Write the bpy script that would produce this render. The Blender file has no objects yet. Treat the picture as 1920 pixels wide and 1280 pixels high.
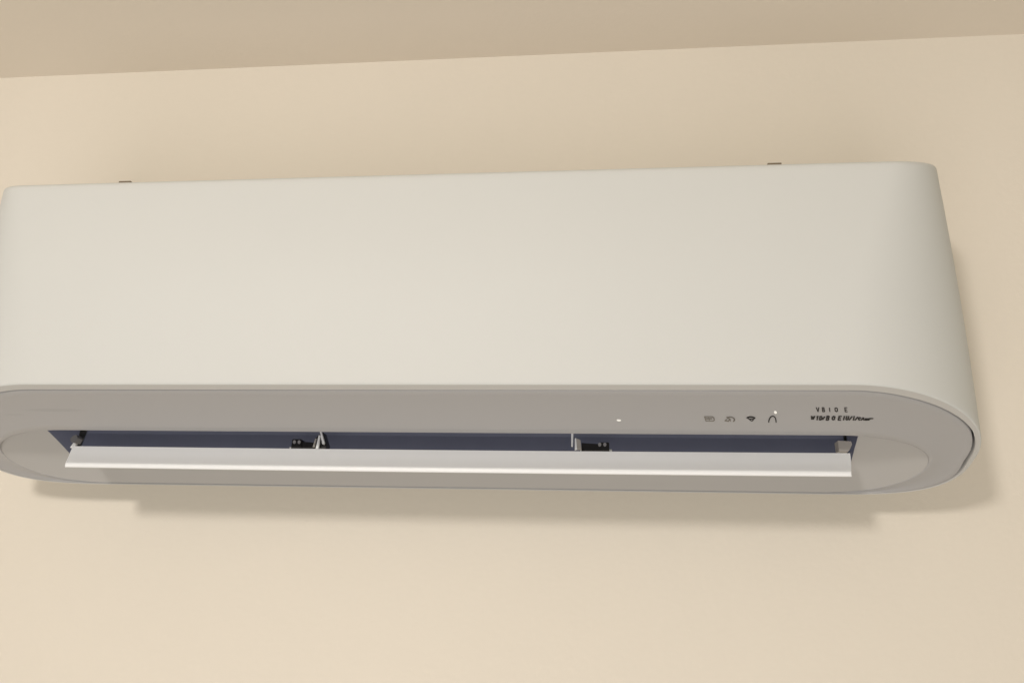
import bpy, math
from mathutils import Vector, Matrix
C = bpy.context.scene
COL = C.collection
# ---------------------------------------------------------------- camera
CP = Vector((0.14354, -0.87224, -0.12798)); yaw, pitch, roll = 0.11832, 0.32, 0.03209
cy, sy, cp, sp = math.cos(yaw), math.sin(yaw), math.cos(pitch), math.sin(pitch)
fwd = Vector((-sy*cp, cy*cp, sp)); rt = Vector((cy, sy, 0)); up = rt.cross(fwd)
r2 = rt*math.cos(roll) + up*math.sin(roll); u2 = up*math.cos(roll) - rt*math.sin(roll)
cam = bpy.data.cameras.new('camera'); cam.lens = 30; cam.sensor_width = 36; cam.clip_start = .02; cam.clip_end = 100
co = bpy.data.objects.new('camera', cam); COL.objects.link(co)
m = Matrix((r2, u2, -fwd)).transposed().to_4x4(); m.translation = CP; co.matrix_world = m
C.camera = co
# ---------------------------------------------------------------- light
w = bpy.data.worlds.new('World'); C.world = w; w.use_nodes = True
bg = w.node_tree.nodes['Background']; bg.inputs[0].default_value = (1.0, .93, .72, 1); bg.inputs[1].default_value = .32
def area(name, loc, tgt, size, watts, col):
    l = bpy.data.lights.new(name, 'AREA'); l.shape = 'DISK'; l.size = size; l.energy = watts; l.color = col
    o = bpy.data.objects.new(name, l); COL.objects.link(o); o.location = loc
    o.rotation_euler = (Vector(tgt)-Vector(loc)).to_track_quat('-Z', 'Y').to_euler()
    return o
area('room_lamp', (-.49, -2.1, .44), (0, 0, .1), .24, 16.5, (1.0, .93, .86))
area('low_fill', (-.05, -1.75, -1.4), (0, 0, -.2), 1.7, 20.5, (1.0, .92, .90))  # broad unseen fill, added low in front to light underside and lower wall
C.view_settings.view_transform = 'Standard'; C.view_settings.look = 'None'
C.view_settings.exposure = 0; C.view_settings.gamma = 1

# ---------------------------------------------------------------- materials
def mat(name, col, rough=.5, var=0, bump=0, scale=40, bscale=300, spec=.5):
    ma = bpy.data.materials.new(name); ma.use_nodes = True; nt = ma.node_tree; b = nt.nodes['Principled BSDF']
    b.inputs['Roughness'].default_value = rough; b.inputs['Specular IOR Level'].default_value = spec
    b.inputs['Base Color'].default_value = (*col, 1)
    tc = nt.nodes.new('ShaderNodeTexCoord')
    if var:
        n = nt.nodes.new('ShaderNodeTexNoise'); n.inputs['Scale'].default_value = scale; n.inputs['Detail'].default_value = 5
        mx = nt.nodes.new('ShaderNodeMix'); mx.data_type = 'RGBA'
        mx.inputs[6].default_value = (*[c*(1-var) for c in col], 1); mx.inputs[7].default_value = (*[min(1, c*(1+var)) for c in col], 1)
        nt.links.new(tc.outputs['Object'], n.inputs['Vector']); nt.links.new(n.outputs['Fac'], mx.inputs[0]); nt.links.new(mx.outputs[2], b.inputs['Base Color'])
    if bump:
        n = nt.nodes.new('ShaderNodeTexNoise'); n.inputs['Scale'].default_value = bscale; n.inputs['Detail'].default_value = 6
        bp = nt.nodes.new('ShaderNodeBump'); bp.inputs['Strength'].default_value = bump; bp.inputs['Distance'].default_value = .001
        nt.links.new(tc.outputs['Object'], n.inputs['Vector']); nt.links.new(n.outputs['Fac'], bp.inputs['Height']); nt.links.new(bp.outputs[0], b.inputs['Normal'])
    return ma
M = {
 'wall': mat('cream_wall_paint', (.77, .722, .638), .8, .03, .4, 3, 160, .25),
 'ceil': mat('ceiling_paint', (.81, .745, .655), .85, .02, .25, 3, 160, .2),
 'shell': mat('white_plastic', (.625, .645, .64), .58, .012, .05, 6, 900),
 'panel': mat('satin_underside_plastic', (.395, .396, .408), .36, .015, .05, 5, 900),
 'flap': mat('flap_plastic', (.89, .915, .94), .4, .01, 0, 8),
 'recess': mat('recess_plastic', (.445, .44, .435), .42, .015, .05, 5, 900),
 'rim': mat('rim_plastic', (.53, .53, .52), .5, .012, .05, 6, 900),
 'duct': mat('navy_duct_plastic', (.215, .235, .33), .5, .12, 0, 20),
 'dark': mat('black_plastic', (.015, .014, .016), .4, .2, 0, 60),
 'grey': mat('grey_hinge_plastic', (.42, .40, .38), .5, .04),
 'pivot': mat('dark_pivot_plastic', (.20, .20, .21), .5, .05),
 'ink': mat('black_print', (.012, .010, .009), .5, .1),
 'faint': mat('faint_grey_print', (.20, .185, .16), .5, .05),
 'screw': mat('screw_metal', (.35, .35, .37), .4, .1),
 'led': mat('white_indicator', (.8, .8, .76), .3, .01),
 'bracket': mat('steel_bracket', (.20, .16, .11), .6, .2),
}
nt = M['led'].node_tree; nt.nodes['Principled BSDF'].inputs['Emission Color'].default_value = (1, .97, .9, 1); nt.nodes['Principled BSDF'].inputs['Emission Strength'].default_value = .35

def mesh(name, verts, faces, ma, parent=None, smooth=True, angle=35):
    me = bpy.data.meshes.new(name); me.from_pydata([tuple(v) for v in verts], [], faces); me.validate(); me.update()
    me.materials.append(ma)
    o = bpy.data.objects.new(name, me); COL.objects.link(o); o.parent = parent
    if smooth:
        me.polygons.foreach_set('use_smooth', [True]*len(me.polygons))
        me.set_sharp_from_angle(angle=math.radians(angle))
    return o
def box(x0, x1, y0, y1, z0, z1):
    v = [(x, y, z) for x in (x0, x1) for y in (y0, y1) for z in (z0, z1)]
    return v, [(0,1,3,2), (4,6,7,5), (0,4,5,1), (2,3,7,6), (0,2,6,4), (1,5,7,3)]
def loft(loops, close_first=False, close_last=False):
    n = len(loops[0]); v = [p for L in loops for p in L]; f = []
    for i in range(len(loops)-1):
        for j in range(n):
            a = i*n+j; b = i*n+(j+1) % n; f.append((a, b, b+n, a+n))
    if close_first: f.append(tuple(range(n))[::-1])
    if close_last: f.append(tuple(range((len(loops)-1)*n, len(loops)*n)))
    return v, f

# ---------------------------------------------------------------- the setting
o = mesh('wall', *box(-3, 3, .03, .15, -2.2, .66), M['wall'], smooth=False); o['kind'] = 'structure'
o = mesh('ceiling', *box(-3, 3, -3.2, .03, .5527, .66), M['ceil'], smooth=False); o['kind'] = 'structure'

# ---------------------------------------------------------------- air conditioner
ac = bpy.data.objects.new('air_conditioner', None); COL.objects.link(ac)
ac['label'] = 'white wall-mounted air conditioner with rounded ends and its long air flap open'
ac['category'] = 'air conditioner'
K = .0625/.17
def ringz(y): return K*(-.02-y)
FY = -.19
def plan(xl, xr, yf, yr, yc, rx, nf, nr, ns=48, na=40, rxl=None):
    """closed outline, counter-clockwise from above: front left -> front right -> right end -> rear -> left end"""
    P = []
    sgn = lambda t, e: math.copysign(abs(t)**e, t)
    rxl = rxl or rx
    cxl, cxr = xl+rxl, xr-rx
    for i in range(ns): P.append((cxl+(cxr-cxl)*i/ns, yf))
    for i in range(na):                                   # right end front quarter
        a = math.pi/2*(1-i/na); P.append((cxr+rx*sgn(math.cos(a), 2/nf), yc+(yf-yc)*sgn(math.sin(a), 2/nf)))
    for i in range(na):
        a = math.pi/2*i/na; P.append((cxr+rx*sgn(math.cos(a), 2/nr), yc+(yr-yc)*sgn(math.sin(a), 2/nr)))
    for i in range(ns): P.append((cxr+(cxl-cxr)*i/ns, yr))
    for i in range(na):
        a = math.pi/2*(1-i/na); P.append((cxl-rxl*sgn(math.cos(a), 2/nr), yc+(yr-yc)*sgn(math.sin(a), 2/nr)))
    for i in range(na):
        a = math.pi/2*i/na; P.append((cxl-rxl*sgn(math.cos(a), 2/nf), yc+(yf-yc)*sgn(math.sin(a), 2/nf)))
    return P
def inset(P, d):
    n = len(P); out = []
    for i in range(n):
        k = 1
        a = Vector(P[i-1]); b = Vector(P[(i+1) % n])
        t = (b-a)
        t.normalize(); nrm = Vector((-t.y, t.x))           # inward for ccw
        dd = d(P[i]) if callable(d) else d
        out.append((P[i][0]+nrm.x*dd, P[i][1]+nrm.y*dd))
    return out
B = dict(xl=-.502, xr=.4657, yf=FY, yr=-.0195, yc=-.088, rx=.128, rxl=.128, nf=1.9, nr=3.2)
T = dict(xl=-.474, xr=.449, yf=FY, yr=-.0195, yc=-.11, rx=.064, rxl=.052, nf=2.0, nr=3.2)
def lerp(a, b, t): return a+(b-a)*t
def roofz(y): return .2624+.43*(y-FY)
loops = []
rim = plan(**B)
thick = lambda p: .0008+.0042*min(1, max(0, (-.03-p[1])/.05))+.0035*min(1, max(0, (-.13-p[1])/.05))
inner = inset(rim, thick)
gp = lambda L, dz: [(x, y, ringz(y)+dz) for x, y in L]
loops.append(gp(inner, .012)); loops.append(gp(inner, .0006)); loops.append(gp(inset(inner, lambda p: -.0003), 0))
loops.append(gp(inset(rim, lambda p: min(.0012, thick(p)*.4)), 0))
loops.append(gp(inset(rim, lambda p: min(.0004, thick(p)*.2)), .0004))
NT = 30
for i in range(NT+1):
    t = i/NT; e = t**1.7
    pr = {k: lerp(B[k], T[k], e) for k in B}
    pr['yf'] = FY-.006*math.sin(math.pi*t)
    L = plan(**pr)
    loops.append([(x, y, lerp(ringz(y)+.0014, roofz(y)-.004, t)) for x, y in L])
TL = plan(**T)
for dd, dz in ((.0004, -.0022), (.0014, -.0008), (.003, 0), (.006, .0002)):
    loops.append([(x, y, roofz(y)+dz) for x, y in inset(TL, dd)])
L = inset(TL, .006)
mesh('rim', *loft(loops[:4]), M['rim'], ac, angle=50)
v, f = loft(loops[3:], close_last=False)
# roof: bridge front/rear halves straight across
front_cover = mesh('front_cover', v, f, M['shell'], ac, angle=50)
roof = [(x, y, roofz(y)-.0005) for x, y in inset(TL, .0055)]
mesh('top_grille', roof, [tuple(range(len(roof)))], M['shell'], ac, smooth=False)

# underside panel: ring between the shell rim and the outlet recess
H = dict(xl=-.4675, xr=.4284, yf=-.1172, yr=-.0225, yc=-.0725, rx=.088, nf=2.1, nr=2.1)
hole = plan(**H)
pout = inset(inner, lambda p: .0003+.0012*min(1, max(0, (-.03-p[1])/.05))+.0016*max(0, 1-abs(p[1]+.075)/.045)*(p[0] > .3))
BOW = .0018
rows = [gp(pout, .010), gp(pout, .0012), gp(inset(pout, lambda p: .0004), .0004)]
pi_ = inset(pout, lambda p: .0008)
for k in range(9):
    t = k/8*.985
    rows.append([(lerp(a[0], b[0], t), lerp(a[1], b[1], t), ringz(lerp(a[1], b[1], t))+.0002+BOW*4*t*(1-t)) for a, b in zip(pi_, hole)])
rows.append(gp(inset(hole, 0), .0008)); rows.append(gp(inset(hole, .0002), .004))
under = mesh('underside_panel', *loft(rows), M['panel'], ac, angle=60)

# recess surface
HM = .027; NX, NV = 180, 34; VO = .28
OXL0, OXL1, OXR0, OXR1 = -.405, -.417, .3665, .3675       # opening ends at its lower and upper edge
def prof(x, s):
    """x column, s=0 rear .. 1 front"""
    cxl, cxr, rx = H['xl']+H['rx'], H['xr']-H['rx'], H['rx']
    u = 0
    if x < cxl: u = min(1, (cxl-x)/rx)
    if x > cxr: u = min(1, (x-cxr)/rx)
    k = (1-u**2.1)**(1/2.1) if u < 1 else 0
    yf = H['yc']+(H['yf']-H['yc'])*k; yr = H['yc']+(H['yr']-H['yc'])*k
    y = lerp(yr, yf, s)
    e = 1-u
    hm = HM*math.sin(math.pi/2*min(1, e/.9))**.8 if e > 0 else 0
    h = hm*(1-(1-s)**1.25)
    return (x, y, ringz(y)+.0006+h)
def side_cols(x0, xb0, xb1, n):
    """columns from hole end x0 to the slanted opening edge"""
    V = []; F = []
    for i in range(n+1):
        q = i/n
        for j in range(NV+1):
            s = j/NV
            xe = xb0 if s <= VO else lerp(xb0, xb1, min(1, (s-VO)/.42))
            q2 = 1-math.cos(q*math.pi/2)
            V.append(prof(lerp(x0, xe, q2), s))
        V.append((V[-1][0], V[-1][1], ringz(V[-1][1])+.0006))
    m_ = NV+2
    for i in range(n):
        for j in range(m_-1): F.append((i*m_+j, (i+1)*m_+j, (i+1)*m_+j+1, i*m_+j+1))
    return V, F
V1, F1 = side_cols(H['xl'], OXL0, OXL1, 40)
V2, F2 = side_cols(H['xr'], OXR0, OXR1, 40)
V3 = []; F3 = []; nj = 16
for i in range(61):
    x = lerp(OXL0, OXR0, i/60)
    for j in range(nj+1): V3.append(prof(x, VO*j/nj))
for i in range(60):
    for j in range(nj): F3.append((i*(nj+1)+j, (i+1)*(nj+1)+j, (i+1)*(nj+1)+j+1, i*(nj+1)+j+1))
VV = V1+V2+V3; FF = F1+[tuple(a+len(V1) for a in f) for f in F2]+[tuple(a+len(V1)+len(V2) for a in f) for f in F3]
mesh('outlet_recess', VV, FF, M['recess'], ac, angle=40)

# dark air duct behind the opening: its walls rise from the edges of the opening
v, f = [], []
def strip(lo, hi):
    a = len(v); n = len(lo); v.extend(lo); v.extend(hi)
    for j in range(n-1): f.append((a+j, a+j+1, a+n+j+1, a+n+j))
def edge(xb0, xb1):
    out = []
    for j in range(NV+1):
        q = j/NV
        if q >= VO: out.append(prof(lerp(xb0, xb1, min(1, (q-VO)/.42)), q))
    return out
TOPZ = .13
for e in (edge(OXL0, OXL1), edge(OXR0, OXR1)):
    e = [(p[0], p[1], p[2]-.0004) for p in e]
    strip(e, [(p[0], p[1], TOPZ) for p in e])
    e2 = [(e[-1][0], e[-1][1], ringz(e[-1][1])+.001), e[-1]]
xs = [lerp(OXL0, OXR0, i/20) for i in range(21)]
bk = [prof(x, VO) for x in xs]
strip([(p[0], p[1], p[2]-.0004) for p in bk], [(p[0], -.040, .050) for p in bk]); strip([(p[0], -.040, .050) for p in bk], [(p[0], -.036, TOPZ) for p in bk])
xs = [lerp(OXL1, OXR1, i/20) for i in range(21)]
ff = [prof(x, 1) for x in xs]
strip([(p[0], p[1]-.0003, ringz(p[1])+.003) for p in ff], [(p[0], p[1]-.0003, TOPZ) for p in ff])
a = len(v); v += [(OXL1-.01, -.119, TOPZ), (OXR1+.01, -.119, TOPZ), (OXR1+.01, -.03, TOPZ), (OXL1-.01, -.03, TOPZ)]; f.append((a, a+1, a+2, a+3))
duct = mesh('air_duct', v, f, M['duct'], ac, angle=60)
# flap
fl = [(-.3865, -.3795), (.3590, .3535)]                    # ends: rear x, front x
def flap_line(t): return lerp(-.0870, -.1005, t), lerp(.0270, .0095, t)-.0014*math.sin(math.pi*t)
ft = [flap_line(k/8) for k in range(9)]
fr_ = [(-.1014, .0086), (-.1022, .0078), (-.1026, .0066), (-.1026, .0046), (-.1022, .0038), (-.1010, .0034), (-.0996, .0040)]
fb = [(y+.0022, z-.0014) for y, z in [flap_line(k/8) for k in range(7, -1, -1)]]
pf = ft+fr_+fb; n = len(pf); v = []; f = []
NXF = 60
for i in range(NXF+1):
    q = i/NXF
    for y, z in pf:
        s = (y+.084)/(-.1026+.084)
        xa = lerp(fl[0][0], fl[0][1], max(0, s)**1.3); xb = lerp(fl[1][0], fl[1][1], max(0, s)**1.3)
        sag = .0006*math.sin(math.pi*q)
        v.append((lerp(xa, xb, q), y, z-sag))
for i in range(NXF):
    for j in range(n):
        a = i*n+j; b = i*n+(j+1) % n; f.append((a, a+n, b+n, b))
f += [tuple(range(n)), tuple(range(NXF*n, NXF*n+n))[::-1]]
flap = mesh('air_flap', v, f, M['flap'], ac, angle=50)

def slab(name, pts, y0, y1, ma, parent):
    """polygon given as (x,z) extruded from y0 to y1"""
    n = len(pts); v = [(x, y0, z) for x, z in pts]+[(x, y1, z) for x, z in pts]
    f = [tuple(range(n)), tuple(range(n, 2*n))[::-1]]+[(j, n+j, n+(j+1) % n, (j+1) % n) for j in range(n)]
    return mesh(name, v, f, ma, parent, smooth=False)
# divider arms and motor brackets
slab('hinge_arm', [(-.1355, .0450), (-.1340, .0450), (-.1295, .0335), (-.1300, .0315), (-.1315, .0320)], -.084, -.081, M['flap'], flap)
slab('hinge_arm', [(-.1352, .0400), (-.1340, .0400), (-.1342, .0270), (-.1368, .0270)], -.086, -.083, M['flap'], flap)
slab('hinge_arm', [(-.1390, .0370), (-.1378, .0372), (-.1388, .0290), (-.1408, .0290)], -.084, -.082, M['grey'], flap)
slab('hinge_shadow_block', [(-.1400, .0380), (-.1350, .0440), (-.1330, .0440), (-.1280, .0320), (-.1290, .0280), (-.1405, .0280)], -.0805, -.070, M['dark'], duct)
slab('divider', [(.1085, .050), (.1106, .050), (.1102, .0320), (.1086, .0320)], -.083, -.080, M['flap'], duct)
slab('hinge_arm', [(.1120, .0392), (.1132, .0396), (.1142, .0290), (.1120, .0280)], -.084, -.082, M['flap'], flap)
slab('hinge_arm', [(.1134, .0394), (.1172, .0380), (.1182, .0290), (.1140, .0290)], -.083, -.080, M['grey'], flap)
def bracket(x0, x1, z0, z1, sx):
    b = slab('bracket', [(x0, z0), (x0, z1-.001), (x0+.001, z1), (x1-.001, z1), (x1, z1-.001), (x1, z0)], -.079, -.070, M['dark'], duct)
    for dx in (-.0024, .0024):
        n = 12; c = (sx+dx, .0345)
        v = [(c[0]+.0015*math.cos(a*math.tau/n), -.0798, c[1]+.0018*math.sin(a*math.tau/n)) for a in range(n)]
        v += [(x, -.078, z) for x, _, z in v]
        mesh('screw', v, [tuple(range(n))]+[(j, n+j, n+(j+1) % n, (j+1) % n) for j in range(n)], M['screw'], b, smooth=False)
bracket(-.1640, -.1540, .028, .0375, -.1588)
slab('bracket_arm', [(-.154, .028), (-.154, .0352), (-.1405, .0345), (-.1405, .028)], -.078, -.070, M['dark'], duct)
bracket(.1350, .1440, .028, .0368, .1375)
slab('bracket_arm', [(.118, .028), (.118, .0362), (.1350, .0352), (.1350, .028)], -.078, -.070, M['dark'], duct)
slab('flap_ledge', [(-.1665, .0285), (-.1665, .0302), (-.1410, .0296), (-.1410, .0280)], -.077, -.072, M['flap'], flap)
slab('flap_ledge', [(.1170, .0285), (.1170, .0300), (.1465, .0306), (.1465, .0285)], -.077, -.072, M['flap'], flap)
# end pivots
slab('pivot_block', [(.3495, .0290), (.3490, .0385), (.3605, .0380), (.3612, .0350), (.3585, .0300), (.357, .0285)], -.086, -.074, M['grey'], flap)
slab('end_tab', [(.3497, .0262), (.3495, .0306), (.3520, .0298), (.3575, .0298), (.3580, .0262)], -.0785, -.075, M['flap'], flap)
slab('pivot_block', [(-.3915, .0320), (-.3930, .0355), (-.3905, .0385), (-.3870, .0392), (-.3850, .0360), (-.3870, .0310)], -.083, -.074, M['pivot'], flap)
slab('end_tab', [(-.3940, .0270), (-.3912, .0325), (-.3890, .0322), (-.3885, .0280)], -.0790, -.076, M['flap'], flap)

# faint dark reflection painted into the colour on the left of the underside panel
def reflection_streak(ma, cx, cy_, rx, ry, k):
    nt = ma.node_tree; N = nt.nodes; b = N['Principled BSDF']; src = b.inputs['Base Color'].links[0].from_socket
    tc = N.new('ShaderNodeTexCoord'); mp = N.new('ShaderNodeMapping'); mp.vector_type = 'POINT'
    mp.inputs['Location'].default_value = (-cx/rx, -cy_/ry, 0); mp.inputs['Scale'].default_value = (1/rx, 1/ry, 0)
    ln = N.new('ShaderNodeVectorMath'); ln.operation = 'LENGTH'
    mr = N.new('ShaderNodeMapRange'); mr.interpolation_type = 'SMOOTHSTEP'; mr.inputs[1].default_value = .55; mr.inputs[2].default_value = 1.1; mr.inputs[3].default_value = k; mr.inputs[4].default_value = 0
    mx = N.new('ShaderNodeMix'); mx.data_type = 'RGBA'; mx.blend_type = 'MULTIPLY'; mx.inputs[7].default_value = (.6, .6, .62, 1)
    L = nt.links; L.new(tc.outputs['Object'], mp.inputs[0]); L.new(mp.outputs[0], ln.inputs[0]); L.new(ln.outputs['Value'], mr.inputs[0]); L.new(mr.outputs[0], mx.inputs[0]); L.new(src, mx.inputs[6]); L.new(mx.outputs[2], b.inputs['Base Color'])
reflection_streak(M['panel'], -.371, -.1475, .034, .0028, .22)
reflection_streak(M['panel'], -.415, -.1400, .012, .0020, .14)
# print on the underside panel
nn = math.sqrt(1+K*K); UP = Vector((0, -1, K))/nn; NO = Vector((0, -K, -1))/nn
PY0 = min(p[1] for p in pi_)
def P(x, y, off=.0001):
    y += .0013; t = (y-PY0)/(H['yf']-PY0)
    return Vector((x, y, ringz(y)+.0002+BOW*4*t*(1-t)))+NO*off
def flat(name, polys, x, y, ma, thick=.0003, parent=under, sh=.25):
    v = []; f = []; o0 = P(x, y)
    for pl in polys:
        a = len(v); n = len(pl)
        for d in (thick, 0): v += [o0+Vector(((px-sh*py)*.001, 0, 0))+UP*(py*.001)+NO*d for px, py in pl]
        f.append(tuple(range(a, a+n))); f += [(a+j, a+n+j, a+n+(j+1) % n, a+(j+1) % n) for j in range(n)]
    return mesh(name, v, f, ma, parent, smooth=False)
def stroke(pts, wd):
    out = []
    for (x0, y0), (x1, y1) in zip(pts, pts[1:]):
        d = Vector((x1-x0, y1-y0)); l = d.length or 1; n = Vector((-d.y, d.x))/l*wd/2; e = d/l*wd*.3
        out.append([(x0-e.x+n.x, y0-e.y+n.y), (x0-e.x-n.x, y0-e.y-n.y), (x1+e.x-n.x, y1+e.y-n.y), (x1+e.x+n.x, y1+e.y+n.y)])
    return out
def arc(cx, cy_, rx, ry, a0, a1, n=12):
    return [(cx+rx*math.cos(math.radians(a0+(a1-a0)*i/n)), cy_+ry*math.sin(math.radians(a0+(a1-a0)*i/n))) for i in range(n+1)]
# battery shaped icon
flat('indicator_icon', stroke([(-3.6, 3.2), (2.6, 3.2), (3.8, 1.8), (3.8, -1.8), (2.6, -3.2), (-3.6, -3.2), (-3.6, 3.2)], .9)+stroke([(-2.6, .2), (1.8, .2)], 1.6)+stroke([(-.4, 2.6), (-.4, -2.6)], .5), .2300, -.1404, M['faint'])
# arrow and cloud icon
flat('indicator_icon', stroke(arc(1.2, -.6, 3.0, 3.6, 150, -60), 1.0)+stroke([(-4, -2.6), (-1.4, -3.6), (.4, -.4), (-1.6, 2.8)], 1.1)+stroke([(-4, -2.6), (-2.2, -.6)], .9)+stroke([(.4, -.4), (.6, -3.4)], .8), .2467, -.1404, M['faint'])
# fan of three wedges
flat('indicator_icon', stroke(arc(0, -4.6, 5.0, 7.6, 128, 52), 1.5)+stroke([(-2.8, 1.4), (-.4, -3.0), (.6, -3.0), (3.0, 1.4)], .9)+stroke([(-1.4, -.4), (1.4, 0)], 1.2), .2650, -.1407, M['ink'])
# arch
flat('indicator_icon', stroke([(-3.4, -5.6), (-3.0, -3.4), (-2.1, -.2), (-.8, 2.4), (.6, 3.7), (1.9, 3.4), (2.8, 1.4), (3.0, -2.0), (2.8, -5.6)], .95), .2823, -.1412, M['ink'])
flat('indicator_light', [arc(0, 0, 1.15, 2.0, 0, 330, 11)], .2838, -.1500, M['led'])
flat('indicator_light', [arc(0, 0, 1.9, 1.2, 0, 330, 11)], .1524, -.1378, M['led'])
# lettering, narrow capitals cut as strokes (units of the letter box: width 1, height 1)
G = {
 'V': [[(0, 1), (.5, 0), (1, 1)]], 'E': [[(1, 1), (0, 1), (0, 0), (1, 0)], [(0, .5), (.8, .5)]], 'I': [[(.5, 1), (.5, 0)]],
 'O': [[(.1, .8), (.5, 1), (.9, .8), (.9, .2), (.5, 0), (.1, .2), (.1, .8)]],
 'B': [[(0, 0), (0, 1), (.8, 1), (.9, .75), (.7, .5), (0, .5)], [(.7, .5), (1, .25), (.8, 0), (0, 0)]],
 'D': [[(0, 0), (0, 1), (.6, 1), (1, .6), (1, .4), (.6, 0), (0, 0)]], 'W': [[(0, 1), (.25, 0), (.5, .8), (.75, 0), (1, 1)]],
 'U': [[(0, 1), (0, .2), (.4, 0), (.9, .2), (.9, 1)]], '/': [[(0, 0), (1, 1)]], 'A': [[(0, 0), (.6, 1), (1, 0)], [(.25, .35), (.85, .35)]],
 'C': [[(1, .8), (.5, 1), (0, .7), (0, .3), (.5, 0), (1, .15)]], 'a': [[(.1, .55), (.8, .6), (.9, 0)], [(.9, .35), (.2, .3), (.2, 0), (.9, 0)]],
 '1': [[(.5, 1), (.5, 0)], [(.2, .8), (.5, 1)]], '-': [[(0, .4), (1, .4)]], 'T': [[(0, 1), (1, 1)], [(.5, 1), (.5, 0)]],
}
def line(name, items, y0, h, slant, wd):
    polys = []
    for ch, x, cw, hh, dy in items:
        for st in G[ch]:
            pts = [(x+px*cw+py*hh*h*slant, dy+py*h*hh) for px, py in st]
            polys += stroke(pts, wd)
    return flat(name, polys, 0, y0, M['ink'])
line('lettering', [('V', 317.4, 2.0, 1, 0), ('B', 322.2, 1.6, 1, 0), ('I', 327.4, 1.2, .9, .2), ('O', 332.2, 2.3, 1, 0), ('E', 340.4, 1.7, 1, 0)], -.1512, 6.0, 0, .85)
row = [('W', 314.8, 2.6, .8, 1.0), ('1', 319.0, 1.6, 1, 0), ('D', 321.8, 1.8, .95, 0), ('/', 324.4, 1.2, .8, .4), ('B', 327.4, 1.8, 1.1, -.3), ('C', 332.0, 1.8, 1, 0), ('I', 333.4, 1.2, .8, .5),
       ('E', 337.2, 1.9, 1.05, -.3), ('I', 340.8, 1.4, 1, 0), ('U', 343.4, 1.8, 1, 0), ('/', 346.2, 1.5, .95, 0), ('I', 348.8, 1.4, 1, 0), ('/', 351.0, 1.5, .8, 0), ('C', 353.6, 1.4, .7, 0), ('A', 356.0, 2.0, .65, 0),
       ('a', 358.8, 1.6, .6, 0), ('a', 360.9, 1.4, .5, .2), ('-', 362.6, 2.6, .8, .6), ('-', 359.0, 4.5, .8, .2)]
line('lettering', row, -.1398, 5.4, .18, 1.15)

# top clips and chassis against the wall
for x in (-.3396, .2971):
    mesh('mounting_clip', *box(x-.0062, x+.0062, -.155, -.145, .272, .2838), M['bracket'], ac, smooth=False)
mesh('rear_chassis', *box(-.46, .42, -.0194, .029, .04, .31), M['shell'], ac, smooth=False)
